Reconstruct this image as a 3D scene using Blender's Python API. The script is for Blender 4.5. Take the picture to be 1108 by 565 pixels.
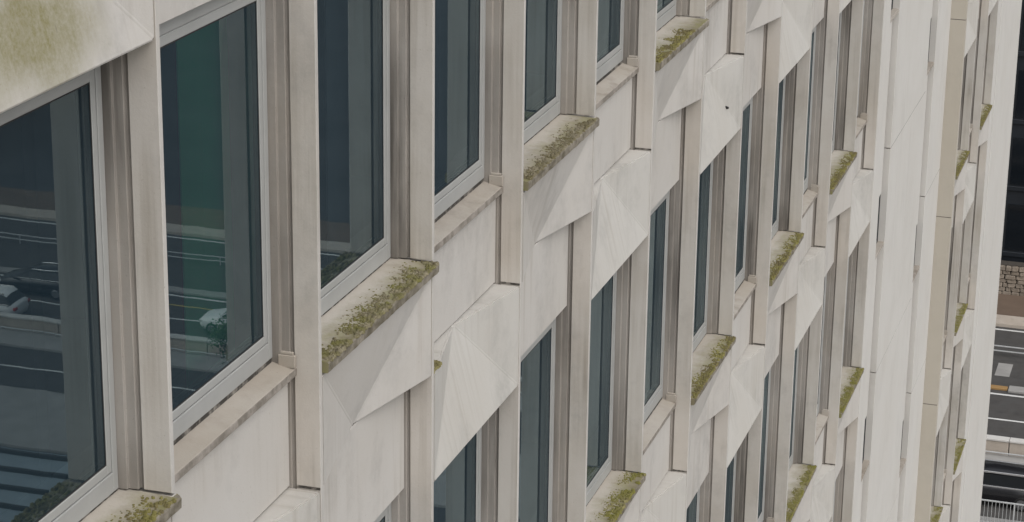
import bpy, bmesh, math, random
from mathutils import Vector, Matrix, noise

for o in list(bpy.data.objects):
    bpy.data.objects.remove(o)
scene = bpy.context.scene
C = scene.collection
R = math.radians
random.seed(7)

# ------------------------------------------------------------------ camera
GZ = 36.0                      # height of the reference window sill above the street
cam_d = bpy.data.cameras.new('camera')
cam = bpy.data.objects.new('camera', cam_d)
C.objects.link(cam)
scene.camera = cam
cam_d.sensor_width = 36.0
cam_d.lens = 2562.35 / 1108.0 * 36.0
cam_d.clip_start = 0.1
cam_d.clip_end = 3000
yaw, pit, rol = -0.29886, 0.3173, 0.01351
fw = Vector((math.cos(yaw) * math.cos(pit), -math.sin(yaw) * math.cos(pit), -math.sin(pit)))
rt = Vector((-math.sin(yaw), -math.cos(yaw), 0))
up = rt.cross(fw)
r2 = math.cos(rol) * rt + math.sin(rol) * up
u2 = -math.sin(rol) * rt + math.cos(rol) * up
M = Matrix((r2, u2, -fw)).transposed().to_4x4()
M.translation = Vector((-7.12294, -4.30524, 4.32122 + GZ))
cam.matrix_world = M

# ------------------------------------------------------------------ sky, sun, exposure
SUN_EL, SUN_AZ = R(48), R(-127)      # azimuth measured from +X towards +Y
sd = Vector((math.cos(SUN_EL) * math.cos(SUN_AZ), math.cos(SUN_EL) * math.sin(SUN_AZ), math.sin(SUN_EL)))
world = bpy.data.worlds.new('World')
scene.world = world
world.use_nodes = True
nt = world.node_tree
bg = nt.nodes['Background']
sky = nt.nodes.new('ShaderNodeTexSky')
sky.sky_type = 'NISHITA'
sky.sun_disc = False
sky.sun_elevation = SUN_EL
sky.sun_rotation = math.pi / 2 - SUN_AZ
sky.air_density = 1.6
sky.dust_density = 4.0
sky.ozone_density = 1.0
hs = nt.nodes.new('ShaderNodeHueSaturation')
hs.inputs['Saturation'].default_value = 0.28
nt.links.new(sky.outputs[0], hs.inputs['Color'])
nt.links.new(hs.outputs[0], bg.inputs['Color'])
bg.inputs['Strength'].default_value = 0.13
sun_d = bpy.data.lights.new('sun', 'SUN')
sun_d.energy = 0.6
sun_d.angle = R(70)
sun_d.color = (1.0, 0.965, 0.92)
sun = bpy.data.objects.new('sun', sun_d)
C.objects.link(sun)
sun.rotation_euler = (-sd).to_track_quat('-Z', 'Y').to_euler()
sun.location = (0, -30, 90)
vs = scene.view_settings
vs.view_transform = 'Standard'
vs.look = 'None'
vs.exposure = 0.23
vs.gamma = 1.0
vs.use_curve_mapping = False
scene.render.engine = 'CYCLES'
try:
    scene.cycles.max_bounces = 8
    scene.cycles.transparent_max_bounces = 12
except Exception:
    pass

# ------------------------------------------------------------------ materials
def new_mat(name):
    m = bpy.data.materials.new(name)
    m.use_nodes = True
    return m, m.node_tree, m.node_tree.nodes, m.node_tree.links, m.node_tree.nodes['Principled BSDF']

def noise_node(nt, vec, scale, detail=5, rough=0.55):
    n = nt.nodes.new('ShaderNodeTexNoise')
    n.inputs['Scale'].default_value = scale
    n.inputs['Detail'].default_value = detail
    n.inputs['Roughness'].default_value = rough
    nt.links.new(vec, n.inputs['Vector'])
    return n.outputs['Fac']

def mapping(nt, vec, sc, loc=(0, 0, 0)):
    n = nt.nodes.new('ShaderNodeMapping')
    n.inputs['Scale'].default_value = sc
    n.inputs['Location'].default_value = loc
    nt.links.new(vec, n.inputs['Vector'])
    return n.outputs[0]

def maprange(nt, fac, a, b, c=0.0, d=1.0):
    n = nt.nodes.new('ShaderNodeMapRange')
    for i, v in enumerate((a, b, c, d)):
        n.inputs[1 + i].default_value = v
    nt.links.new(fac, n.inputs[0])
    return n.outputs[0]

def math_node(nt, op, a, b):
    n = nt.nodes.new('ShaderNodeMath')
    n.operation = op
    for i, v in enumerate((a, b)):
        if isinstance(v, (int, float)):
            n.inputs[i].default_value = v
        else:
            nt.links.new(v, n.inputs[i])
    return n.outputs[0]

def mix_col(nt, fac, a, b, mode='MIX'):
    n = nt.nodes.new('ShaderNodeMix')
    n.data_type = 'RGBA'
    n.blend_type = mode
    for sock, v in ((n.inputs[0], fac), (n.inputs[6], a), (n.inputs[7], b)):
        if isinstance(v, (int, float)):
            sock.default_value = v
        elif isinstance(v, tuple):
            sock.default_value = (*v, 1)
        else:
            nt.links.new(v, sock)
    return n.outputs[2]

def bump(nt, b, h, strength, dist):
    n = nt.nodes.new('ShaderNodeBump')
    n.inputs['Strength'].default_value = strength
    n.inputs['Distance'].default_value = dist
    nt.links.new(h, n.inputs['Height'])
    nt.links.new(n.outputs[0], b.inputs['Normal'])

def concrete(name, base, sxy=(11, 0.6), dirt=(0.30, 0.26, 0.21), streak=0.6, mottle=0.35, stain=False, film=False, grime=0.45, rough=0.85, lo=.50, hi=.74, zb=1.1):
    m, nt, N, L, b = new_mat(name)
    geo = N.new('ShaderNodeNewGeometry')
    pos = geo.outputs['Position']
    warm = tuple(min(1, v * k) for v, k in zip(base, (0.82, 0.785, 0.735)))
    big = maprange(nt, noise_node(nt, pos, 0.9, 6, 0.6), 0.38, 0.66)
    col = mix_col(nt, math_node(nt, 'MULTIPLY', big, mottle), base, warm)
    st = noise_node(nt, mapping(nt, pos, (sxy[0], sxy[1], 0.55)), 1.0, 5, 0.6)
    brk = noise_node(nt, mapping(nt, pos, (1.6, 1.6, zb), (4, 2, 9)), 1.0, 3, 0.5)
    sm = math_node(nt, 'MULTIPLY', maprange(nt, st, lo, hi), maprange(nt, brk, 0.42, 0.68))
    col = mix_col(nt, math_node(nt, 'MULTIPLY', sm, streak), col, dirt)
    sp = maprange(nt, noise_node(nt, pos, 38, 4, 0.7), 0.66, 0.78)
    col = mix_col(nt, math_node(nt, 'MULTIPLY', sp, 0.30), col, dirt)
    gm = math_node(nt, 'MULTIPLY', maprange(nt, noise_node(nt, mapping(nt, pos, (1, 1, .7), (7, 3, 1)), 1.7, 7, 0.68), 0.50, 0.68),
                   maprange(nt, noise_node(nt, pos, 13, 5, 0.7), 0.36, 0.62, 0.35, 1.0))
    col = mix_col(nt, math_node(nt, 'MULTIPLY', gm, grime), col, tuple(v * .52 for v in base))
    pore = maprange(nt, noise_node(nt, pos, 85, 2, 0.5), 0.70, 0.76)
    col = mix_col(nt, math_node(nt, 'MULTIPLY', pore, 0.45), col, dirt)
    gr = noise_node(nt, pos, 260, 3, 0.7)
    col = mix_col(nt, 0.18, col, mix_col(nt, gr, (0.35, 0.35, 0.35), (1, 1, 1)), 'MULTIPLY')
    if film:       # algae film on the weather side of the sill
        tc = N.new('ShaderNodeTexCoord')
        sx = N.new('ShaderNodeSeparateXYZ'); L.new(tc.outputs['Object'], sx.inputs[0])
        ed = maprange(nt, math_node(nt, 'ADD', sx.outputs['Y'], math_node(nt, 'MULTIPLY', noise_node(nt, pos, 5, 8, .72), .42)), .42, .20)
        tint = mix_col(nt, maprange(nt, noise_node(nt, pos, 11, 5, .6), .42, .6), (0.20, 0.175, 0.11), (0.20, 0.19, 0.075))
        col = mix_col(nt, math_node(nt, 'MULTIPLY', ed, .95), col, tint)
    if stain:      # algae blotch left by a leak on this one panel
        wob = N.new('ShaderNodeTexNoise'); wob.inputs['Scale'].default_value = 5.0; wob.inputs['Detail'].default_value = 6
        L.new(pos, wob.inputs['Vector'])
        w = mix_col(nt, 0.20, pos, wob.outputs['Color'], 'ADD')
        mp = mapping(nt, w, (2.15, 0.0, 4.6), (-0.80 * 2.15 - 0.2, 0, -(GZ + 2.315) * 4.6 - 0.45))
        ln = N.new('ShaderNodeVectorMath'); ln.operation = 'LENGTH'; L.new(mp, ln.inputs[0])
        msk = maprange(nt, ln.outputs['Value'], 1.45, 0.50)
        stk = maprange(nt, noise_node(nt, mapping(nt, pos, (14, 1, 3)), 1.0, 4, 0.6), 0.3, 0.7, 0.75, 1.0)
        msk = math_node(nt, 'MULTIPLY', msk, stk)
        msk = math_node(nt, 'MULTIPLY', msk, maprange(nt, noise_node(nt, pos, 45, 5, .75), .35, .62, .7, 1.0))
        col = mix_col(nt, math_node(nt, 'MULTIPLY', msk, 1.0), col, (0.20, 0.182, 0.075))
        dr = maprange(nt, noise_node(nt, mapping(nt, pos, (42, 1, 9)), 1.0, 2, 0.5), 0.70, 0.76)
        col = mix_col(nt, math_node(nt, 'MULTIPLY', dr, 0.6), col, (0.16, 0.14, 0.09))
    L.new(col, b.inputs['Base Color'])
    b.inputs['Roughness'].default_value = rough
    b.inputs['Specular IOR Level'].default_value = 0.25
    h = math_node(nt, 'ADD', noise_node(nt, pos, 70, 5, 0.65), math_node(nt, 'MULTIPLY', noise_node(nt, pos, 4, 3), 1.5))
    bump(nt, b, h, 0.25, 0.006)
    return m

def plain(name, col, rough=0.6, metal=0.0, var=0.12, scale=3.0, spec=0.4):
    m, nt, N, L, b = new_mat(name)
    geo = N.new('ShaderNodeNewGeometry')
    f = maprange(nt, noise_node(nt, geo.outputs['Position'], scale, 5, 0.6), 0.3, 0.7)
    dk = tuple(v * (1 - 2 * var) for v in col)
    c = mix_col(nt, f, dk, col)
    L.new(c, b.inputs['Base Color'])
    b.inputs['Roughness'].default_value = rough
    b.inputs['Metallic'].default_value = metal
    b.inputs['Specular IOR Level'].default_value = spec
    return m

def glass_mat(name, ior=1.98, tint=(0.50, 0.58, 0.60)):
    m, nt, N, L, b = new_mat(name)
    N.remove(b)
    out = N['Material Output']
    fr = N.new('ShaderNodeFresnel'); fr.inputs['IOR'].default_value = ior
    tr = N.new('ShaderNodeBsdfTransparent'); tr.inputs['Color'].default_value = (*tint, 1)
    gl = N.new('ShaderNodeBsdfGlossy'); gl.inputs['Roughness'].default_value = 0.004
    gl.inputs['Color'].default_value = (0.80, 0.96, 1.0, 1)
    gg = N.new('ShaderNodeNewGeometry')
    bp = N.new('ShaderNodeBump'); bp.inputs['Strength'].default_value = .07; bp.inputs['Distance'].default_value = .004
    L.new(noise_node(nt, gg.outputs['Position'], 2.2, 1, .4), bp.inputs['Height']); L.new(bp.outputs[0], gl.inputs['Normal'])
    df = N.new('ShaderNodeBsdfDiffuse'); df.inputs['Color'].default_value = (0.22, 0.40, 0.56, 1)
    m2 = N.new('ShaderNodeMixShader'); m2.inputs[0].default_value = 0.05      # bluish haze veil painted into the glass, with a little dust
    mx = N.new('ShaderNodeMixShader')
    L.new(fr.outputs[0], mx.inputs[0]); L.new(tr.outputs[0], mx.inputs[1]); L.new(gl.outputs[0], mx.inputs[2])
    L.new(mx.outputs[0], m2.inputs[1]); L.new(df.outputs[0], m2.inputs[2])
    L.new(m2.outputs[0], out.inputs['Surface'])
    return m

def moss_mat(name, ca, cb, cc):
    m, nt, N, L, b = new_mat(name)
    geo = N.new('ShaderNodeNewGeometry'); pos = geo.outputs['Position']
    f1 = maprange(nt, noise_node(nt, pos, 22, 6, 0.65), 0.38, 0.62)
    f2 = maprange(nt, noise_node(nt, pos, 9, 5, 0.6), 0.42, 0.60)
    f3 = maprange(nt, noise_node(nt, pos, 75, 4, 0.7), 0.58, 0.70)
    col = mix_col(nt, f1, ca, cb)
    col = mix_col(nt, f2, col, cc)
    col = mix_col(nt, math_node(nt, 'MULTIPLY', f3, 0.5), col, (0.42, 0.38, 0.27))
    L.new(col, b.inputs['Base Color'])
    b.inputs['Roughness'].default_value = 0.95
    b.inputs['Specular IOR Level'].default_value = 0.1
    bump(nt, b, noise_node(nt, pos, 150, 4, 0.7), 0.8, 0.012)
    return m

MAT = {}
MAT['panel'] = concrete('panel_concrete', (0.552, 0.532, 0.508))
MAT['hood'] = concrete('hood_concrete', (0.54, 0.525, 0.498), sxy=(24, .5), streak=0.4, lo=.50, hi=.66)
MAT['panel_stain'] = concrete('panel_concrete_algae', (0.552, 0.532, 0.508), stain=True)
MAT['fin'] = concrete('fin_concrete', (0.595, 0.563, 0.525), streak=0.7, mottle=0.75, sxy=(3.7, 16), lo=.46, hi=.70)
MAT['fin_reveal'] = concrete('fin_reveal_shaded_concrete', (0.37, 0.345, 0.32), dirt=(0.115, 0.105, 0.095), streak=1.0, mottle=0.9, sxy=(2.3, 9), lo=.34, hi=.56, zb=.55)  # base colour darkened to stand in for recess shade; the streaks are dirt
MAT['return'] = concrete('return_concrete', (0.49, 0.455, 0.395), streak=0.2, mottle=0.2, grime=.15)
MAT['smooth'] = concrete('smooth_concrete', (0.625, 0.61, 0.585), streak=0.25, mottle=0.2, grime=.15)
MAT['sill'] = concrete('sill_concrete', (0.51, 0.475, 0.43), dirt=(0.16, 0.13, 0.09), streak=0.25, mottle=0.8, film=True)
MAT['sill_b'] = concrete('plain_sill_concrete', (0.44, 0.405, 0.365), dirt=(0.17, 0.14, 0.11), streak=0.6, mottle=1.0, sxy=(9, 9), lo=.46, hi=.66)
MAT['frame'] = plain('frame_paint', (0.37, 0.375, 0.37), 0.45, 0.0, 0.05, 6)
MAT['gasket'] = plain('gasket_rubber', (0.03, 0.03, 0.03), 0.7)
MAT['seal'] = plain('joint_sealant', (0.17, 0.155, 0.14), 0.8)
def patchy(name, a, b_, scale, lo, hi, rough=.9):
    m, nt, N, L, b = new_mat(name)
    geo = N.new('ShaderNodeNewGeometry')
    f = maprange(nt, noise_node(nt, geo.outputs['Position'], scale, 6, .65), lo, hi)
    L.new(mix_col(nt, f, a, b_), b.inputs['Base Color'])
    b.inputs['Roughness'].default_value = rough
    b.inputs['Specular IOR Level'].default_value = .2
    bump(nt, b, noise_node(nt, geo.outputs['Position'], scale * 5, 4, .7), .6, .006)
    return m
MAT['dirty_seal'] = patchy('dirty_sealant', (0.06, 0.055, 0.05), (0.28, 0.26, 0.235), 14, .48, .64)
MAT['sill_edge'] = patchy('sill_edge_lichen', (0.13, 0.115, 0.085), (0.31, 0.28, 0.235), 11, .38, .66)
MAT['psill_front'] = patchy('plain_sill_front', (0.20, 0.18, 0.155), (0.33, 0.30, 0.27), 9, .4, .6)
MAT['vent'] = plain('dark_vent', (0.05, 0.052, 0.055), 0.6)
MAT['glass'] = glass_mat('window_glass')
MAT['inner'] = plain('interior_paint', (0.10, 0.105, 0.11), 0.9)
MAT['carpet'] = plain('interior_carpet', (0.05, 0.055, 0.06), 0.95)
MAT['green'] = plain('green_board', (0.06, 0.52, 0.25), 0.8, 0, 0.05)
MAT['blind'] = plain('grey_blind', (0.16, 0.18, 0.20), 0.9, 0, 0.08)
MAT['moss_brown'] = moss_mat('moss_brown', (0.14, 0.12, 0.07), (0.29, 0.26, 0.18), (0.18, 0.17, 0.065))
MAT['moss_green'] = moss_mat('moss_green', (0.17, 0.155, 0.05), (0.28, 0.255, 0.095), (0.16, 0.135, 0.07))
MAT['moss_mixed'] = moss_mat('moss_mixed', (0.16, 0.14, 0.065), (0.30, 0.27, 0.13), (0.19, 0.18, 0.05))
MAT['moss_grey'] = moss_mat('moss_grey', (0.19, 0.165, 0.11), (0.28, 0.25, 0.18), (0.15, 0.13, 0.07))
MAT['asphalt'] = concrete('asphalt', (0.088, 0.085, 0.083), sxy=(1.5, .15), dirt=(0.04, 0.04, 0.04), streak=.6, mottle=.6, grime=.6)
MAT['paving'] = plain('paving', (0.36, 0.35, 0.335), 0.9, 0, 0.12, 0.8)
MAT['plaza'] = plain('plaza_asphalt', (0.075, 0.075, 0.078), 0.9, 0, 0.2, 0.2)
MAT['paint'] = plain('road_paint', (0.72, 0.72, 0.70), 0.7, 0, 0.08, 2)
MAT['orange'] = plain('orange_paint', (0.36, 0.22, 0.09), 0.7, 0, 0.08, 2)
MAT['yellow'] = plain('yellow_paint', (0.50, 0.40, 0.12), 0.7, 0, 0.08, 2)
MAT['brown'] = plain('brown_paving', (0.16, 0.115, 0.085), 0.9, 0, 0.1, 1)
MAT['stone'] = concrete('rubble_stone', (0.27, 0.23, 0.19), dirt=(0.05, 0.045, 0.04), streak=0.6, mottle=0.8)
MAT['mortar'] = plain('mortar_joint', (0.08, 0.07, 0.06), 0.95)
MAT['barrier'] = concrete('barrier_concrete', (0.50, 0.44, 0.38), streak=0.7)
MAT['galv'] = plain('galvanised_steel', (0.55, 0.56, 0.56), 0.45, 0.3, 0.08, 5)
MAT['dark_clad'] = plain('dark_cladding', (0.018, 0.022, 0.028), 0.4, 0, 0.15, 0.7)
MAT['dark_glass'] = plain('dark_glazing', (0.006, 0.009, 0.013), 0.08, 0, 0.1, 0.5, 0.5)
MAT['car_black'] = plain('black_car_paint', (0.012, 0.012, 0.014), 0.22, 0, 0.05, 2, 0.6)
MAT['car_white'] = plain('white_car_paint', (0.75, 0.76, 0.76), 0.3, 0, 0.02, 2, 0.5)
MAT['car_glass'] = plain('car_glass', (0.01, 0.012, 0.014), 0.06, 0, 0.02, 2, 0.6)
MAT['chrome'] = plain('trim_metal', (0.65, 0.65, 0.65), 0.25, 0.9, 0.02, 2)
MAT['tyre'] = plain('tyre_rubber', (0.02, 0.02, 0.02), 0.85)
MAT['rim'] = plain('wheel_alloy', (0.35, 0.35, 0.36), 0.35, 0.8)
MAT['red'] = plain('tail_lamp_red', (0.55, 0.02, 0.02), 0.25)
MAT['lamp'] = plain('head_lamp_clear', (0.7, 0.7, 0.7), 0.15)
MAT['canopy'] = plain('canopy_sheet', (0.30, 0.36, 0.40), 0.5, 0.0, 0.1, 1)
MAT['grass'] = plain('lawn_grass', (0.045, 0.07, 0.025), 0.95, 0, 0.2, 0.4)

# ------------------------------------------------------------------ helpers
def mesh_from(name, verts, faces, mat, bev=0.0, smooth=False, seg=1):
    bm = bmesh.new()
    vs_ = [bm.verts.new(v) for v in verts]
    for f in faces:
        bm.faces.new([vs_[i] for i in f])
    if len(faces) > 1:
        bmesh.ops.recalc_face_normals(bm, faces=bm.faces)
    if bev:
        bmesh.ops.bevel(bm, geom=list(bm.edges), offset=bev, segments=seg, affect='EDGES', clamp_overlap=True)
    me = bpy.data.meshes.new(name)
    bm.to_mesh(me); bm.free()
    if smooth:
        for p_ in me.polygons:
            p_.use_smooth = True
    me.materials.append(mat if not isinstance(mat, str) else MAT[mat])
    return me

BOXF = [(0, 1, 3, 2), (4, 6, 7, 5), (0, 4, 5, 1), (2, 3, 7, 6), (0, 2, 6, 4), (1, 5, 7, 3)]
def box_data(x0, x1, y0, y1, z0, z1):
    return [(x, y, z) for x in (x0, x1) for y in (y0, y1) for z in (z0, z1)], BOXF

def boxes_mesh(name, boxes, mat, bev=0.0):
    V, F = [], []
    for b in boxes:
        v, f = box_data(*b)
        n = len(V)
        V += v
        F += [tuple(i + n for i in q) for q in f]
    return mesh_from(name, V, F, mat, bev)

def ob(name, me, parent=None, loc=(0, 0, 0), rz=0.0, kind=None):
    o = bpy.data.objects.new(name, me)
    C.objects.link(o)
    if parent is not None:
        o.parent = parent
    o.location = loc
    o.rotation_euler = (0, 0, rz)
    if kind:
        o['kind'] = kind
    return o

def tag(o, label, cat, group=None):
    o['label'] = label
    o['category'] = cat
    if group:
        o['group'] = group
    return o

def empty(name, loc=(0, 0, 0), rz=0.0):
    return ob(name, None, None, loc, rz)

def prism(name, outline, z0, z1, mat, bev=0.0):
    n = len(outline)
    V = [(x, y, z0) for x, y in outline] + [(x, y, z1) for x, y in outline]
    F = [tuple(range(n)), tuple(range(n, 2 * n))] + [(i, (i + 1) % n, n + (i + 1) % n, n + i) for i in range(n)]
    return mesh_from(name, V, F, mat, bev)

# ------------------------------------------------------------------ facade dimensions (metres)
P = 1.77032          # bay pitch
E = 0.035            # front width of a fin
W = P - E            # clear bay width
H = 3.5              # storey height
ZF = -0.713          # ledge level below the sill
ZH = -1.4195         # hood edge below the sill
ZB = -1.45           # head of the recessed windows
RC = 0.17            # recess of the flat panels
BK = 0.240           # back of the panels

# y is the depth behind the front plane
building = empty('office_building', (20, 5, 0))
tag(building, 'tall pale concrete office building with folded panels, thin fins and deep windows', 'building')
BO = Vector((20, 5, 0))
def bob(name, me, s, k, parent=None, dz=0.0):
    """place a piece at bay start s, storey k (0 = storey at camera, counted downwards)"""
    return ob(name, me, building, Vector((s, 0, GZ - H * k + dz)) - BO)

# fins, one piece per storey
fin_out = [(W, 0), (P, 0), (P, .14), (P + .012, .14), (P + .012, .2), (P + .03, .2), (P + .03, .34),
           (W - .028, .34), (W - .028, .205), (W - .012, .205), (W - .012, .158), (W + .014, .158), (W + .014, .140), (W, .140)]
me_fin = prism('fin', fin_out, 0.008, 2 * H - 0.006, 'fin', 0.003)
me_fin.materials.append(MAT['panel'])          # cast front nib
me_fin.materials.append(MAT['fin_reveal'])     # inner reveal, recess shade painted in as a darker tone, with dirt streaks
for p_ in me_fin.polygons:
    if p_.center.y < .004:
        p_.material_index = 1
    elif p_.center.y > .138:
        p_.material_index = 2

def facet_spandrel():
    zs, a, b = -0.074, 0.006, W - 0.006
    V = [(a, 0, zs), (b, 0, zs), (a, 0, ZF), (b, 0, ZF), ((a + b) / 2, RC, ZF),
         (a, BK, zs), (b, BK, zs), (a, BK, ZF), (b, BK, ZF)]
    F = [(0, 4, 1), (0, 2, 4), (1, 4, 3), (2, 7, 8, 3, 4), (0, 1, 6, 5), (0, 5, 7, 2), (1, 3, 8, 6), (5, 6, 8, 7)]
    return mesh_from('folded_panel', V, F, 'panel', 0.010, seg=2)

def hood(mat):
    a, b, zt = 0.006, W - 0.006, ZF - 0.002
    V = [(a, 0, zt), (b, 0, zt), ((a + b) / 2, RC + .004, zt), (a, 0, ZH), (b, 0, ZH),
         (a, BK, zt), (b, BK, zt), (a, BK, ZH), (b, BK, ZH)]
    F = [(2, 3, 4), (0, 3, 2), (1, 2, 4), (0, 2, 1, 6, 5), (3, 7, 8, 4), (0, 5, 7, 3), (1, 4, 8, 6), (5, 6, 8, 7)]
    return mesh_from('hood_panel', V, F, mat, 0.010, seg=2)

me_foot = boxes_mesh('foot_seal', [(W - .003, W + .002, .004, .136, ZF + .001, ZF + .015)], 'dirty_seal')
me_fold = facet_spandrel()
me_hood = hood('hood')
me_hood_stain = hood('panel_stain')
me_head = boxes_mesh('head_panel', [(0.004, W - 0.018, RC, BK, ZB, ZF - 0.008)], 'panel', 0.004)
me_flat = boxes_mesh('flat_panel', [(0.004, W - 0.018, RC, BK, ZF + 0.011, -0.076)], 'panel', 0.003)

# mossy sill: lofted, with a worn front edge
def make_sill(seed):
    rnd = random.Random(seed)
    xs = [0.012 + (W - 0.014) * i / 44 for i in range(45)] + [W + 0.002, P - 0.01, P + 0.002, P + 0.007]
    V, F = [], []
    for i, x in enumerate(xs):
        back = 0.30 if i < 45 else -0.003
        fr = -0.034 + rnd.uniform(-.0015, .002)
        if i >= 47:
            fr = -0.024
        if i == 48:
            fr = -0.012
        n = 0.004 * noise.noise((x * 6, seed * 3.1, 0))
        zt = -0.010 + n + rnd.uniform(-.002, .002)
        zb = -0.070 + 0.003 * noise.noise((x * 9, seed, 5)) + rnd.uniform(-.0015, .0015)
        mid = back * 0.5 if i < 45 else -0.006
        V += [(x, back, 0.004 if i < 45 else zt + .002), (x, mid, 0.0 if i < 45 else zt + .001), (x, fr + .006, zt), (x, fr, zt - .009),
              (x, fr + .002, zb + .006), (x, fr + .008 if i < 45 else min(fr + .008, -.004), zb), (x, back, zb)]
    m = 7
    for i in range(len(xs) - 1):
        for j in range(m):
            a, b = i * m + j, i * m + (j + 1) % m
            F.append((a, b, b + m, a + m))
    F.append(tuple(range(m)))
    F.append(tuple(range((len(xs) - 1) * m, len(xs) * m)))
    me = mesh_from('mossy_sill', V, F, 'sill')
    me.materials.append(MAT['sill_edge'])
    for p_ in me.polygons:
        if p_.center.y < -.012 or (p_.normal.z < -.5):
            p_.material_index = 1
    return me
me_sills = [make_sill(i) for i in range(3)]

def make_moss(seed, x0, x1, d0, d1, h, mat, n=1100, z=-0.006):
    """scattered low cushions, dense at the weather edge and thinning out towards the window"""
    rnd = random.Random(seed)
    V, F = [], []
    for _ in range(n * 3):
        if n <= 0:
            break
        x = rnd.uniform(x0, x1)
        t = rnd.random() ** 1.5                       # 0 = front edge
        d = d1 + (d0 - d1) * t
        dens = noise.fractal(Vector((x * 5.5, d * 9, seed * 4.7)), 1.0, 2.0, 4) + 0.42 - 0.55 * t
        if dens < rnd.uniform(-.15, .35):
            continue
        n -= 1
        r = rnd.uniform(.006, .017) * (1.15 - .5 * t)
        hh = min(h, r * rnd.uniform(.5, 1.0))
        k = len(V)
        a0 = rnd.uniform(0, 6.28)
        for i in range(5):
            rr = r * rnd.uniform(.6, 1.25)
            V.append((x + rr * math.cos(a0 + i * 1.2566), d + rr * math.sin(a0 + i * 1.2566), z - .006))
        for i in range(5):
            rr = r * rnd.uniform(.4, .75)
            V.append((x + rr * math.cos(a0 + .5 + i * 1.2566), d + rr * math.sin(a0 + .5 + i * 1.2566), z + hh * rnd.uniform(.45, .8)))
        V.append((x + rnd.uniform(-.3, .3) * r, d + rnd.uniform(-.3, .3) * r, z + hh))
        for i in range(5):
            j = (i + 1) % 5
            F += [(k + i, k + j, k + 5 + i), (k + j, k + 5 + j, k + 5 + i), (k + 5 + i, k + 5 + j, k + 10)]
    me = bpy.data.meshes.new('moss')
    me.from_pydata(V, [], F)
    me.materials.append(MAT[mat])
    for p_ in me.polygons:
        p_.use_smooth = True
    return me
MOSS = {
    'brown': make_moss(1, 0.05, W + 0.01, 0.18, -0.030, 0.016, 'moss_brown', 1500),
    'end': make_moss(2, 0.75, W - 0.03, 0.17, -0.026, 0.014, 'moss_green', 420),
    'grey': make_moss(3, 0.08, W - 0.06, 0.16, -0.022, 0.009, 'moss_grey', 800),
    'half': make_moss(4, 0.04, 1.25, 0.19, -0.020, 0.015, 'moss_green', 900),
}
FAR_MOSS = [make_moss(20 + i, 0.04, W + 0.01, (.15, .12, .17, .14)[i % 4], -0.030, 0.017, ('moss_green', 'moss_green', 'moss_mixed')[i % 3], (1100, 800, 1300)[i % 3]) for i in range(7)]
me_ledge_moss = make_moss(12, 0.02, 0.22, 0.15, 0.02, 0.008, 'moss_mixed', 60, ZF)

# plain sill
sx0, sx1 = 0.004, W - 0.002
psV = []
for x in (sx0, sx1):
    psV += [(x, .30, -.002), (x, .128, -.038), (x, .125, -.042), (x, .125, -.080), (x, .134, -.088), (x, .30, -.088)]
psF = [(0, 1, 2, 3, 4, 5), (6, 7, 8, 9, 10, 11)] + [(i, (i + 1) % 6, 6 + (i + 1) % 6, 6 + i) for i in range(6)]
me_psill = mesh_from('plain_sill', psV, psF, 'sill_b', 0.002)
me_psill.materials.append(MAT['psill_front'])
for p_ in me_psill.polygons:
    if p_.normal.y < -.8:
        p_.material_index = 1
me_cap = boxes_mesh('sill_end_cap', [(W - .038, W - .012, .122, .215, -.032, .036), (W - .030, W - .012, .135, .205, .0365, .052)], 'sill_b', 0.003)

# window: frame > sash, pane
FX0, FX1 = 0.032, W - 0.032
F0, F1 = 0.013, 2.075
def ring(x0, x1, z0, z1, t, tb, tt, y0, y1):
    return [(x0, x0 + t, y0, y1, z0, z1), (x1 - t, x1, y0, y1, z0, z1),
            (x0 + t, x1 - t, y0, y1, z0, z0 + tb), (x0 + t, x1 - t, y0, y1, z1 - tt, z1)]
me_frame = boxes_mesh('window_frame', ring(FX0, FX1, F0, F1, .048, .095, .115, .247, .338), 'frame', 0.003)
g = .051
me_sash = boxes_mesh('sash', ring(FX0 + g, FX1 - g, F0 + .099, F1 - .119, .042, .046, .05, .2505, .325), 'frame', 0.004)
me_gask = boxes_mesh('gasket', ring(FX0 + g + .0425, FX1 - g - .0425, F0 + .1455, F1 - .1695, .006, .006, .006, .254, .285), 'gasket')
me_sgask = boxes_mesh('sill_gasket', [(FX0 + .01, FX1 - .004, .2515, .30, -.03, F0 - .001)], 'dirty_seal')
px0, px1, pz0, pz1 = FX0 + g + .044, FX1 - g - .044, F0 + .147, F1 - .171
me_pane = mesh_from('pane', [(px0, .2575, pz0), (px1, .2575, pz0), (px1, .2575, pz1), (px0, .2575, pz1)], [(0, 1, 2, 3)], 'glass')

def window(s, k):
    w = bob('window', me_frame, s, k)
    ob('sash', me_sash, w)
    ob('gasket', me_gask, w)
    ob('pane', me_pane, w)
    ob('sill_gasket', me_sgask, w)
    return w

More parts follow.
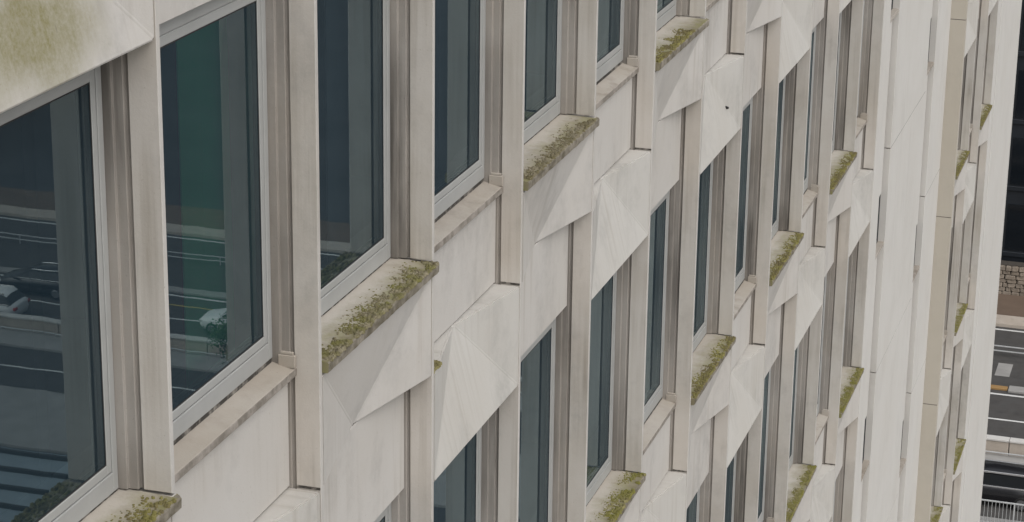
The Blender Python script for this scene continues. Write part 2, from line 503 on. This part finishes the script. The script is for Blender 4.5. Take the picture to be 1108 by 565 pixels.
ROWS = range(-1, 6)
sec1 = [(c - 1) * P for c in range(-1, 14)]                  # bay starts, the last fin stands at 13 P
sec2 = [18.6 * P + j * P for j in range(3)]
moss_pick = {(1, 0): 'end', (3, 0): 'brown', (5, 0): 'grey', (7, 0): 'half'}
moss_n = [0]
def cell(s, k, is_a, key):
    window(s, k)
    if is_a:
        bob('fin', me_fin, s, k)
        si = bob('mossy_sill', me_sills[(key[0] + k) % 3], s, k)
        if key in moss_pick:
            mm = MOSS[moss_pick[key]]
        else:
            moss_n[0] += 1
            mm = FAR_MOSS[moss_n[0] % 7]
        m = ob('moss', mm, si)
        m['kind'] = 'stuff'
        bob('folded_panel', me_fold, s, k)
        bob('head_panel', me_head, s, k)
    else:
        ps = bob('plain_sill', me_psill, s, k)
        ob('end_cap', me_cap, ps)
        bob('flat_panel', me_flat, s, k)
        hd = bob('hood_panel', me_hood_stain if key == (1, -1) else me_hood, s, k)
        ob('joint_seal', me_foot, hd)
        if key == (8, 0):      # small dark weep spout on this hood
            sp = mesh_from('weep_spout', [(1.315, .085, -1.11), (1.345, .085, -1.11), (1.33, .075, -1.145), (1.322, .045, -1.12), (1.338, .045, -1.12), (1.33, .045, -1.135)],
                           [(0, 2, 1), (3, 4, 5), (0, 1, 4, 3), (1, 2, 5, 4), (2, 0, 3, 5)], 'gasket')
            ob('weep_spout', sp, hd)
        if key == (4, 0):
            lm = ob('ledge_moss', me_ledge_moss, hd)
            lm['kind'] = 'stuff'
for i, s in enumerate(sec1):
    c = i - 1
    for k in ROWS:
        cell(s, k, (c + k) % 2 == 1, (c, k))
    if c % 2 == 1:
        bob('fin', me_fin, s, 6)
for j, s in enumerate(sec2):
    for k in ROWS:
        cell(s, k, (j + k) % 2 == 0, (20 + j, k))
    if j % 2 == 0:
        bob('fin', me_fin, s, 6)
# first fin at each section start
for s in (sec1[0] - P, sec2[0] - P):
    for k in (0, 2, 4, 6):
        bob('fin', me_fin, s, k)

# flat stair bay between the two folded sections
ZT, ZL = GZ + H + 2.1, GZ - 5 * H + ZH            # top and bottom of the detailed storeys
def slab(name, x0, x1, y0, y1, z0, z1, mat, bev=0.004):
    me = boxes_mesh(name, [(x0 - (x0 + x1) / 2, x1 - (x0 + x1) / 2, y0, y1, z0, z1)], mat, bev)
    return ob(name, me, building, Vector(((x0 + x1) / 2, 0, 0)) - BO)
S13, S18 = 13 * P, 18.6 * P
slab('pilaster', S13 + .032, 23.66, 0.0, 0.6, ZL, ZT, 'smooth')
slab('pilaster', 32.75, S18 - .0, 0.0, .6, ZL, ZT, 'smooth') if False else None
DS = 0.26
def floor_panels(x0, x1, zj, mat='smooth', y0=DS, y1=.6):
    z = zj
    while z - H > ZL:
        z -= H
    zs = [ZL]
    while z < ZT:
        if z > ZL + .2:
            zs.append(z)
        z += H
    zs.append(ZT)
    for a, b in zip(zs, zs[1:]):
        slab('stair_panel', x0, x1, y0, y1, a + .007, b - .007, mat, .002)
        slab('joint_seal', x0, x1, y0 + .003, y0 + .05, b - .0069, b + .0069, 'seal', 0)
floor_panels(23.664, 25.45, GZ - 8.33)
floor_panels(26.38, 30.05, GZ - 8.33)
floor_panels(30.95, 32.75, GZ - 6.85)
# return wall facing the camera, joint at each ledge level
z = GZ - 5 * H + ZF
zs = [ZL, z] + [z + H * i for i in range(1, 7)] + [ZT]
for a, b in zip(zs, zs[1:]):
    slab('return_panel', 32.754, 32.93 - E, 0.0, .6, a + .007, b - .007, 'return', 0.002)
    slab('joint_seal', 32.757, 32.93 - E, 0.004, .3, b - .0069, b + .0069, 'seal', 0)
# slots with small stair windows
me_slit_frame = {}
for x0, x1, zt in ((25.452, 26.378, -5.50), (30.052, 30.948, -3.80)):
    wins = []
    k = -4
    while GZ + zt - H * k - .75 > ZL:
        t = GZ + zt - H * k
        if t < ZT:
            wins.append((t - .78, t))
        k += 1
    wins.sort()
    zc = ZL
    for a, b in wins:
        slab('slot_panel', x0, x1 - .06, DS + .085, .6, zc, a, 'smooth', 0.002)
        zc = b
        xm = (x0 + x1) / 2
        hw = (x1 - x0) / 2
        fr = boxes_mesh('stair_window', ring(-hw, hw, a + .003, b - .003, .05, .05, .05, DS + .10, DS + .15), 'vent', 0.003)
        f = ob('stair_window', fr, building, Vector((xm, 0, 0)) - BO)
        ob('pane', mesh_from('stair_pane', [(-hw + .05, DS + .12, a + .05), (hw - .05, DS + .12, a + .05), (hw - .05, DS + .12, b - .05), (-hw + .05, DS + .12, b - .05)], [(0, 1, 2, 3)], 'vent'), f)
        ob('sill', boxes_mesh('stair_sill', [(-hw, hw, DS + .012, DS + .10, a - .03, a + .025)], 'sill_b', .003), f)
    slab('slot_panel', x0, x1 - .06, DS + .085, .6, zc, ZT, 'smooth', 0.002)
# blank end bay
S21 = 21.6 * P
slab('end_panel', S21 + .034, 22.0 * P - .006, 0.012, .6, ZL, ZT, 'smooth')
slab('end_panel', 22.0 * P + .006, 43.35, 0.0, .6, ZL, ZT, 'smooth', 0.006)
# storeys above and below the picture, end wall, back and roof
slab('upper_wall', -12, 43.35, 0.02, 12, ZT + .01, ZT + 4.2, 'smooth')
slab('lower_wall', -12, 43.35, 0.02, 12, 0, ZL - .01, 'smooth')
slab('end_wall', 43.0, 43.35, .602, 12, ZL, ZT, 'smooth')
slab('side_wall', -12, sec1[0] - .04, 0.02, 12, ZL, ZT, 'smooth')
slab('back_wall', sec1[0] - .03, 42.99, 5.0, 5.2, ZL, ZT, 'inner')
for k in range(-1, 6):
    z0 = GZ - H * k
    for a, b in ((sec1[0] - .03, S13 + .03), (S18 - .03, S21 + .03)):
        slab('spandrel_core', a, b, .345, .60, z0 + ZB - .02, z0 + .01, 'inner', 0)
    slab('floor_slab', sec1[0] - .03, 42.99, .61, 4.99, z0 - .95, z0 - .6, 'carpet', 0)
for i in range(-2, 26, 2):
    slab('partition_wall', i * P + P - .10, i * P + P, .62, 4.98, ZL + .1, ZT - .1, 'inner', 0)
# things behind the glass
def blind(s0, s1, k, mat, y=.62, z0=.02, z1=2.05, n=8):
    V, F = [], []
    for i in range(n + 1):
        x = s0 + (s1 - s0) * i / n
        yy = y + (.02 if i % 2 else 0)
        V += [(x, yy, z0), (x, yy, z1), (x, yy + .006, z0), (x, yy + .006, z1)]
    for i in range(n):
        a = i * 4
        F += [(a, a + 4, a + 5, a + 1), (a + 2, a + 3, a + 7, a + 6), (a, a + 2, a + 6, a + 4), (a + 1, a + 5, a + 7, a + 3)]
    F += [(0, 1, 3, 2), (n * 4, n * 4 + 2, n * 4 + 3, n * 4 + 1)]
    me = mesh_from('curtain', V, F, mat)
    return bob('curtain', me, 0, k)
blind(2.90, 3.48, 0, 'green', .46, .02, 2.0, 2)
blind(4.95, 5.30, 0, 'blind', .52)
blind(6.9, 7.05, 0, 'blind', .52)
for c, k in ((4, 1), (5, 1), (6, 1), (7, 1), (8, 1), (10, 1), (9, 2), (11, 2), (9, 1)):
    blind((c - 1) * P + 1.2 + .15 * random.random(), c * P - .1, k, 'blind', .55)

# ------------------------------------------------------------------ street
def sheet(name, x0, x1, y0, y1, z, mat):
    me = mesh_from(name, [(x0, y0, z), (x1, y0, z), (x1, y1, z), (x0, y1, z)], [(0, 1, 2, 3)], mat)
    return ob(name, me, kind='structure')
sheet('ground', -600, 900, -800, 700, 0, 'plaza')
sheet('bounce_forecourt', -60, 62, -120, 60, .008, 'paving')  # unseen pale paving, added to bounce light up onto down-facing facets
sheet('car_park', 122, 400, -300, -36, .004, 'plaza')
sheet('road', 84.2, 108.3, -200, 120, .006, 'asphalt')
def kerbed(name, x0, x1, y0, y1, h, mat):
    me = boxes_mesh(name, [(x0, x1, y0, y1, -.05, h)], mat, .015)
    return ob(name, me, kind='structure')
kerbed('pavement', 78, 84.2, -200, 120, .13, 'paving')
kerbed('verge_pavement', 89.2, 91.1, -200, 120, .13, 'paving')
kerbed('far_kerb', 108.35, 109.7, -200, 120, .18, 'barrier')
kerbed('brown_pavement', 109.7, 113.2, -200, 120, .14, 'brown')
mk = []
def marking(x, y0, y1, w=.15, mat='paint'):
    o = sheet('lane_marking', x - w / 2, x + w / 2, y0, y1, .011, mat)
    return o
marking(98.75, -200, 120, .18)
marking(107.9, -200, 120, .18)
marking(86.85, -60, -30, .15)
marking(97.4, -48, -36, .14, 'yellow')
for y in range(-120, 60, 9):
    marking(95.55, y + 3.05 + 5.0 - 9, y + 3.05 + 5.0 - 4.5, .16) if False else marking(95.55, y + 3.0, y + 7.5, .16)
sheet('inspection_cover', 101.2, 103.0, 4.1, 4.8, .012, 'paving')

def rail_thing(name, x, y0, y1, h, label, cat, bars=True, mat='galv', step=2.0, rails=(1.0,)):
    t = empty(name, (x, (y0 + y1) / 2, 0))
    tag(t, label, cat)
    L_ = (y1 - y0) / 2
    for f in rails:
        ob('rail', boxes_mesh('rail', [(-.03, .03, -L_, L_, h * f - .06, h * f)], mat, .01), t)
    pm = boxes_mesh('post', [(-.03, .03, -.03, .03, .02, h - .062)], mat, .005)
    y = -L_ + .1
    while y < L_:
        ob('post', pm, t, (0, y, 0)); y += step
    if bars:
        bs = []
        y = -L_ + .2
        while y < L_:
            bs.append((-.012, .012, y - .009, y + .009, .12, h - .063)); y += .15
        b = ob('bars', boxes_mesh('bars', bs, mat), t); b['kind'] = 'stuff'
    return t
rail_thing('street_railing', 83.7, -14, 10, 1.1, 'pale metal railing with upright bars in front of the black car', 'railing', rails=(1.0, .12))
rail_thing('guard_rail', 104.0, -70, 10, .55, 'double pale steel guard rail along the middle of the road', 'guard rail', bars=False, rails=(1.0, .55), step=4)
rail_thing('low_rail', 90.9, -70, 10, .30, 'thin low pale rail at the foot of the concrete parapet', 'rail', bars=False, step=3)
pw = empty('parapet_wall', (91.45, 0, 0))
tag(pw, 'low pale concrete parapet with cap between pavement and road lanes', 'wall')
pb = boxes_mesh('concrete_block', [(-.16, .16, -1.98, 1.98, .0, .66)], 'barrier', .02)
pc = boxes_mesh('cap', [(-.22, .22, -1.99, 1.99, .665, .76)], 'smooth', .015)
for i in range(-16, 4):
    b = ob('concrete_block', pb, pw, (0, i * 4.0 + 1.1, 0))
    ob('cap', pc, b)
ow = empty('kerb_strip', (99.45, 0, 0))
tag(ow, 'narrow kerb strip with an orange painted length along the road', 'kerb')
ob('orange_kerb', boxes_mesh('orange_kerb', [(-.18, .18, 4.0, 9.0, 0, .12)], 'orange', .02), ow)
ob('grey_kerb', boxes_mesh('grey_kerb', [(-.35, .35, -70, 3.95, 0, .12)], 'paving', .02), ow)

# rubble retaining wall
rw = empty('stone_wall', (113.6, 3, 0))
tag(rw, 'rough rubble stone retaining wall beyond the road, below the dark building', 'wall')
ob('mortar', boxes_mesh('mortar', [(-.24, .4, -12, 12, 0, 1.72)], 'mortar'), rw)
def stone_mesh(seed):
    bm = bmesh.new()
    bmesh.ops.create_cube(bm, size=1)
    bmesh.ops.bevel(bm, geom=list(bm.edges), offset=.16, segments=1, affect='EDGES')
    rd = random.Random(seed)
    for v in bm.verts:
        v.co += Vector((rd.uniform(-.08, .08), rd.uniform(-.08, .08), rd.uniform(-.08, .08)))
    me = bpy.data.meshes.new('stone'); bm.to_mesh(me); bm.free()
    me.materials.append(MAT['stone'])
    return me
sms = [stone_mesh(i) for i in range(4)]
zz = .02
for row in range(7):
    hh = (.26, .22, .25, .20, .24, .21, .28)[row]
    y = -12 + random.uniform(0, .3)
    while y < 11.6:
        l = random.uniform(.22, .62)
        if y > -3:
            o = ob('stone', random.choice(sms), rw, (-.25 + random.uniform(-.04, .03), y + l / 2, zz + hh / 2))
            o.scale = (.3, l * .95, hh * .94)
        y += l
    zz += hh

# dark glazed building behind the stone wall
db = empty('glazed_building', (118, 0, 0))
tag(db, 'dark building with horizontal bands of glazing behind the stone wall', 'building')
ob('wall', boxes_mesh('dark_wall', [(-3.5, 12, -32, 40, 0, 24)], 'dark_clad'), db)
for i in range(6):
    z0 = 2.2 + i * 3.6
    ob('ledge', boxes_mesh('ledge', [(-3.62, -3.5, -32, 40, z0 - .35, z0 - .1)], 'dark_clad', .02), db)
    pm = boxes_mesh('window_pane', [(-3.545, -3.505, -1.42, 1.42, z0, z0 + 2.5)], 'dark_glass')
    for j in range(-10, 13):
        ob('window_pane', pm, db, (0, j * 3.0 + 1.5, 0))

# pale ribbed canopy, seen mirrored in the nearest window
cp = empty('ribbed_canopy', (68, -39.5, 0))
tag(cp, 'pale canopy roof with dark ribs, mirrored low in the nearest window', 'canopy')
ob('roof', boxes_mesh('roof', [(-3.6, 3.6, -4.5, 2.6, 2.85, 3.0)], 'canopy', .03), cp)
for i in range(5):
    ob('rib', boxes_mesh('rib', [(-3.4 + i * 1.6, -3.22 + i * 1.6, -4.5, 2.6, 3.0, 3.16)], 'gasket', .01), cp)
for x in (-3.3, 3.3):
    for y in (-4.2, 2.3):
        ob('post', boxes_mesh('canopy_post', [(x - .06, x + .06, y - .06, y + .06, 0, 2.85)], 'galv', .01), cp)

# ------------------------------------------------------------------ cars
def car(name, loc, rz, paint, label, roof_h=1.45, length=4.3, wagon=True):
    t = empty(name, loc, rz)
    tag(t, label, 'car')
    L2, wd = length / 2, 0.90
    # body stations along x: (x, half width, z low, z belt)
    st = [(-L2, .62, .38, .80), (-L2 + .10, .78, .26, .92), (-L2 + .5, .87, .20, .97), (-L2 + 1.2, wd, .18, .97), (0, wd, .18, .96), (L2 - 1.5, wd, .18, .95),
          (L2 - .9, .88, .19, .90), (L2 - .35, .82, .22, .80), (L2 - .08, .68, .28, .68), (L2, .55, .36, .60)]
    V, F = [], []
    for x, hw, zl, zb in st:
        prof = [(-hw * .86, zl), (-hw, zl + .14), (-hw, zl + (zb - zl) * .62), (-hw * .93, zb - .02), (-hw * .78, zb + .015), (0, zb + .035)]
        prof = prof + [(-y, z) for y, z in prof[-2::-1]]
        V += [(x, y, z) for y, z in prof]
    n = 11
    for i in range(len(st) - 1):
        for j in range(n):
            a, b = i * n + j, i * n + (j + 1) % n
            F.append((a, b, b + n, a + n))
    F += [tuple(range(n)), tuple(range((len(st) - 1) * n, len(st) * n))]
    body = ob('body', mesh_from('car_body', V, F, paint, 0, True), t)
    # cabin glass and roof
    xr = -L2 + (.25 if wagon else .8)
    lo = [(xr, .76), (L2 - 1.25, .76)]
    zt = roof_h - .06
    cab = [(xr, -.78, .93), (xr, .78, .93), (L2 - 1.15, .78, .93), (L2 - 1.15, -.78, .93),
           (xr + .38, -.60, zt), (xr + .38, .60, zt), (L2 - 2.05, .60, zt), (L2 - 2.05, -.60, zt)]
    cf = [(0, 3, 2, 1), (4, 5, 6, 7), (0, 1, 5, 4), (1, 2, 6, 5), (2, 3, 7, 6), (3, 0, 4, 7)]
    ob('glazing', mesh_from('car_glazing', cab, cf, 'car_glass', .03), t)
    rv = []
    xs = [xr + .28, xr + .5, -.2, L2 - 2.2, L2 - 1.98]
    zs_ = [zt - .03, zt + .045, zt + .075, zt + .05, zt - .02]
    for x, z in zip(xs, zs_):
        rv += [(x, -.64, z - .05), (x, -.56, z), (x, 0, z + .025), (x, .56, z), (x, .64, z - .05)]
    rf = [(i * 5 + j, i * 5 + j + 1, i * 5 + j + 6, i * 5 + j + 5) for i in range(4) for j in range(4)]
    roof = ob('roof', mesh_from('car_roof', rv, rf, paint, 0, True), t)
    for sgn in (-1, 1):
        # pillars
        pl = []
        me = mesh_from('pillar', [(L2 - 1.17, sgn * .80, .92), (L2 - 1.09, sgn * .80, .92), (L2 - 1.98, sgn * .635, zt), (L2 - 2.06, sgn * .635, zt),
                                  (L2 - 1.17, sgn * .74, .92), (L2 - 1.09, sgn * .74, .92), (L2 - 1.98, sgn * .58, zt), (L2 - 2.06, sgn * .58, zt)],
                       [(0, 1, 2, 3), (4, 7, 6, 5), (0, 4, 5, 1), (1, 5, 6, 2), (2, 6, 7, 3), (3, 7, 4, 0)], paint)
        ob('pillar', me, t)
        ob('roof_rail', boxes_mesh('roof_rail', [(xr + .5, L2 - 2.15, sgn * .60 - .03, sgn * .60 + .03, zt + .015, zt + .10)], 'chrome', .01), roof)
        ob('window_trim', boxes_mesh('window_trim', [(xr + .1, L2 - 1.2, sgn * .815 - .03, sgn * .815 + .03, .925, .985)], 'chrome', .005), t)
        ob('mirror', boxes_mesh('mirror', [(L2 - 1.45, L2 - 1.25, sgn * .98 - .09, sgn * .98 + .07, .93, 1.06)], paint, .02), t)
        ob('tail_lamp', boxes_mesh('tail_lamp', [(-L2 - .005, -L2 + .14, sgn * .66 - .13, sgn * .66 + .13, .70, .84)], 'red', .015), t)
        ob('headlight', boxes_mesh('headlight', [(L2 - .28, L2 - .05, sgn * .60 - .14, sgn * .60 + .14, .58, .70)], 'lamp', .02), t)
        for x in (-L2 + .82, L2 - .85):
            bm = bmesh.new()
            bmesh.ops.create_cone(bm, cap_ends=True, segments=20, radius1=.32, radius2=.32, depth=.21)
            bmesh.ops.bevel(bm, geom=[e for e in bm.edges if len(e.link_faces) == 2 and e.calc_face_angle() > 1], offset=.03, segments=1, affect='EDGES')
            me = bpy.data.meshes.new('tyre'); bm.to_mesh(me); bm.free(); me.materials.append(MAT['tyre'])
            wt = ob('wheel', me, t, (x, sgn * .80, .32)); wt.rotation_euler = (math.pi / 2, 0, 0)
            bm = bmesh.new()
            bmesh.ops.create_cone(bm, cap_ends=True, segments=16, radius1=.21, radius2=.18, depth=.02, matrix=Matrix.Translation((0, 0, -sgn * .112)))
            me = bpy.data.meshes.new('rim'); bm.to_mesh(me); bm.free(); me.materials.append(MAT['rim'])
            ob('rim', me, wt)
    return t
car('parked_car', (86.3, 3.5, .006), math.pi / 2, MAT['car_black'], 'black estate car with pale roof rails behind the street railing', 1.5, 4.7)
car('white_car', (92.9, -53.6, .006), -math.pi / 2, MAT['car_white'], 'white hatchback mirrored at left edge of the nearest window', 1.45, 3.9)
car('dark_car', (97.0, -52.9, .006), -math.pi / 2, MAT['car_black'], 'dark car with red tail lamp mirrored in the nearest window', 1.45, 4.4)
car('white_car', (94.8, -40.7, .006), -math.pi / 2, MAT['car_white'], 'white car mirrored upper in the second window near its frame', 1.45, 4.0)
car('white_car', (90.3, -37.2, .13), -math.pi / 2, MAT['car_white'], 'white car mirrored lowest in the second window corner', 1.45, 4.0)

# ------------------------------------------------------------------ young tree on the verge
def leaf_mat():
    m, nt, N, L, b = new_mat('tree_leaf')
    geo = N.new('ShaderNodeNewGeometry')
    f = maprange(nt, noise_node(nt, geo.outputs['Position'], 3.0, 4, .6), .35, .65)
    L.new(mix_col(nt, f, (0.035, 0.06, 0.018), (0.08, 0.12, 0.035)), b.inputs['Base Color'])
    b.inputs['Roughness'].default_value = .8
    return m
MAT['leaf'] = leaf_mat()
MAT['bark'] = plain('tree_bark', (0.09, 0.07, 0.05), .95)
def young_tree(x, y, h, label, seed):
    rnd = random.Random(seed)
    t = empty('verge_tree', (x, y, .13))
    tag(t, label, 'tree')
    V, F = [], []
    def limb(a, b, r0, r1):
        k = len(V)
        ax = (b - a).normalized()
        u = ax.orthogonal().normalized(); w = ax.cross(u)
        for p_, r in ((a, r0), (b, r1)):
            for i in range(6):
                V.append(tuple(p_ + r * (math.cos(i * 1.0472) * u + math.sin(i * 1.0472) * w)))
        for i in range(6):
            j = (i + 1) % 6
            F.append((k + i, k + j, k + 6 + j, k + 6 + i))
    top = Vector((.1, .05, h * .62))
    limb(Vector((0, 0, 0)), top, .07, .04)
    tips = []
    for i in range(9):
        a = rnd.uniform(0, 6.28)
        b = Vector((math.cos(a), math.sin(a), 0)) * rnd.uniform(.4, .9) + Vector((0, 0, h * rnd.uniform(.6, 1.0)))
        limb(Vector((.05, .03, h * rnd.uniform(.35, .6))), b, .025, .008)
        tips.append(b)
    ob('trunk', mesh_from('tree_trunk', V, F, 'bark'), t)
    LV, LF = [], []
    for i in range(1500):
        c = rnd.choice(tips) + Vector((rnd.gauss(0, .22), rnd.gauss(0, .22), rnd.gauss(0, .25)))
        u = Vector((rnd.gauss(0, 1), rnd.gauss(0, 1), rnd.gauss(0, 1))).normalized()
        w = u.orthogonal().normalized()
        r = rnd.uniform(.04, .08)
        k = len(LV)
        LV += [tuple(c + u * r), tuple(c + w * r * .6), tuple(c - u * r), tuple(c - w * r * .6)]
        LF.append((k, k + 1, k + 2, k + 3))
    me = bpy.data.meshes.new('tree_crown'); me.from_pydata(LV, [], LF); me.materials.append(MAT['leaf'])
    cr = ob('crown', me, t)
    return t
young_tree(88.2, -38.0, 2.8, 'small leafy tree mirrored beside the white cars in the second window', 3)
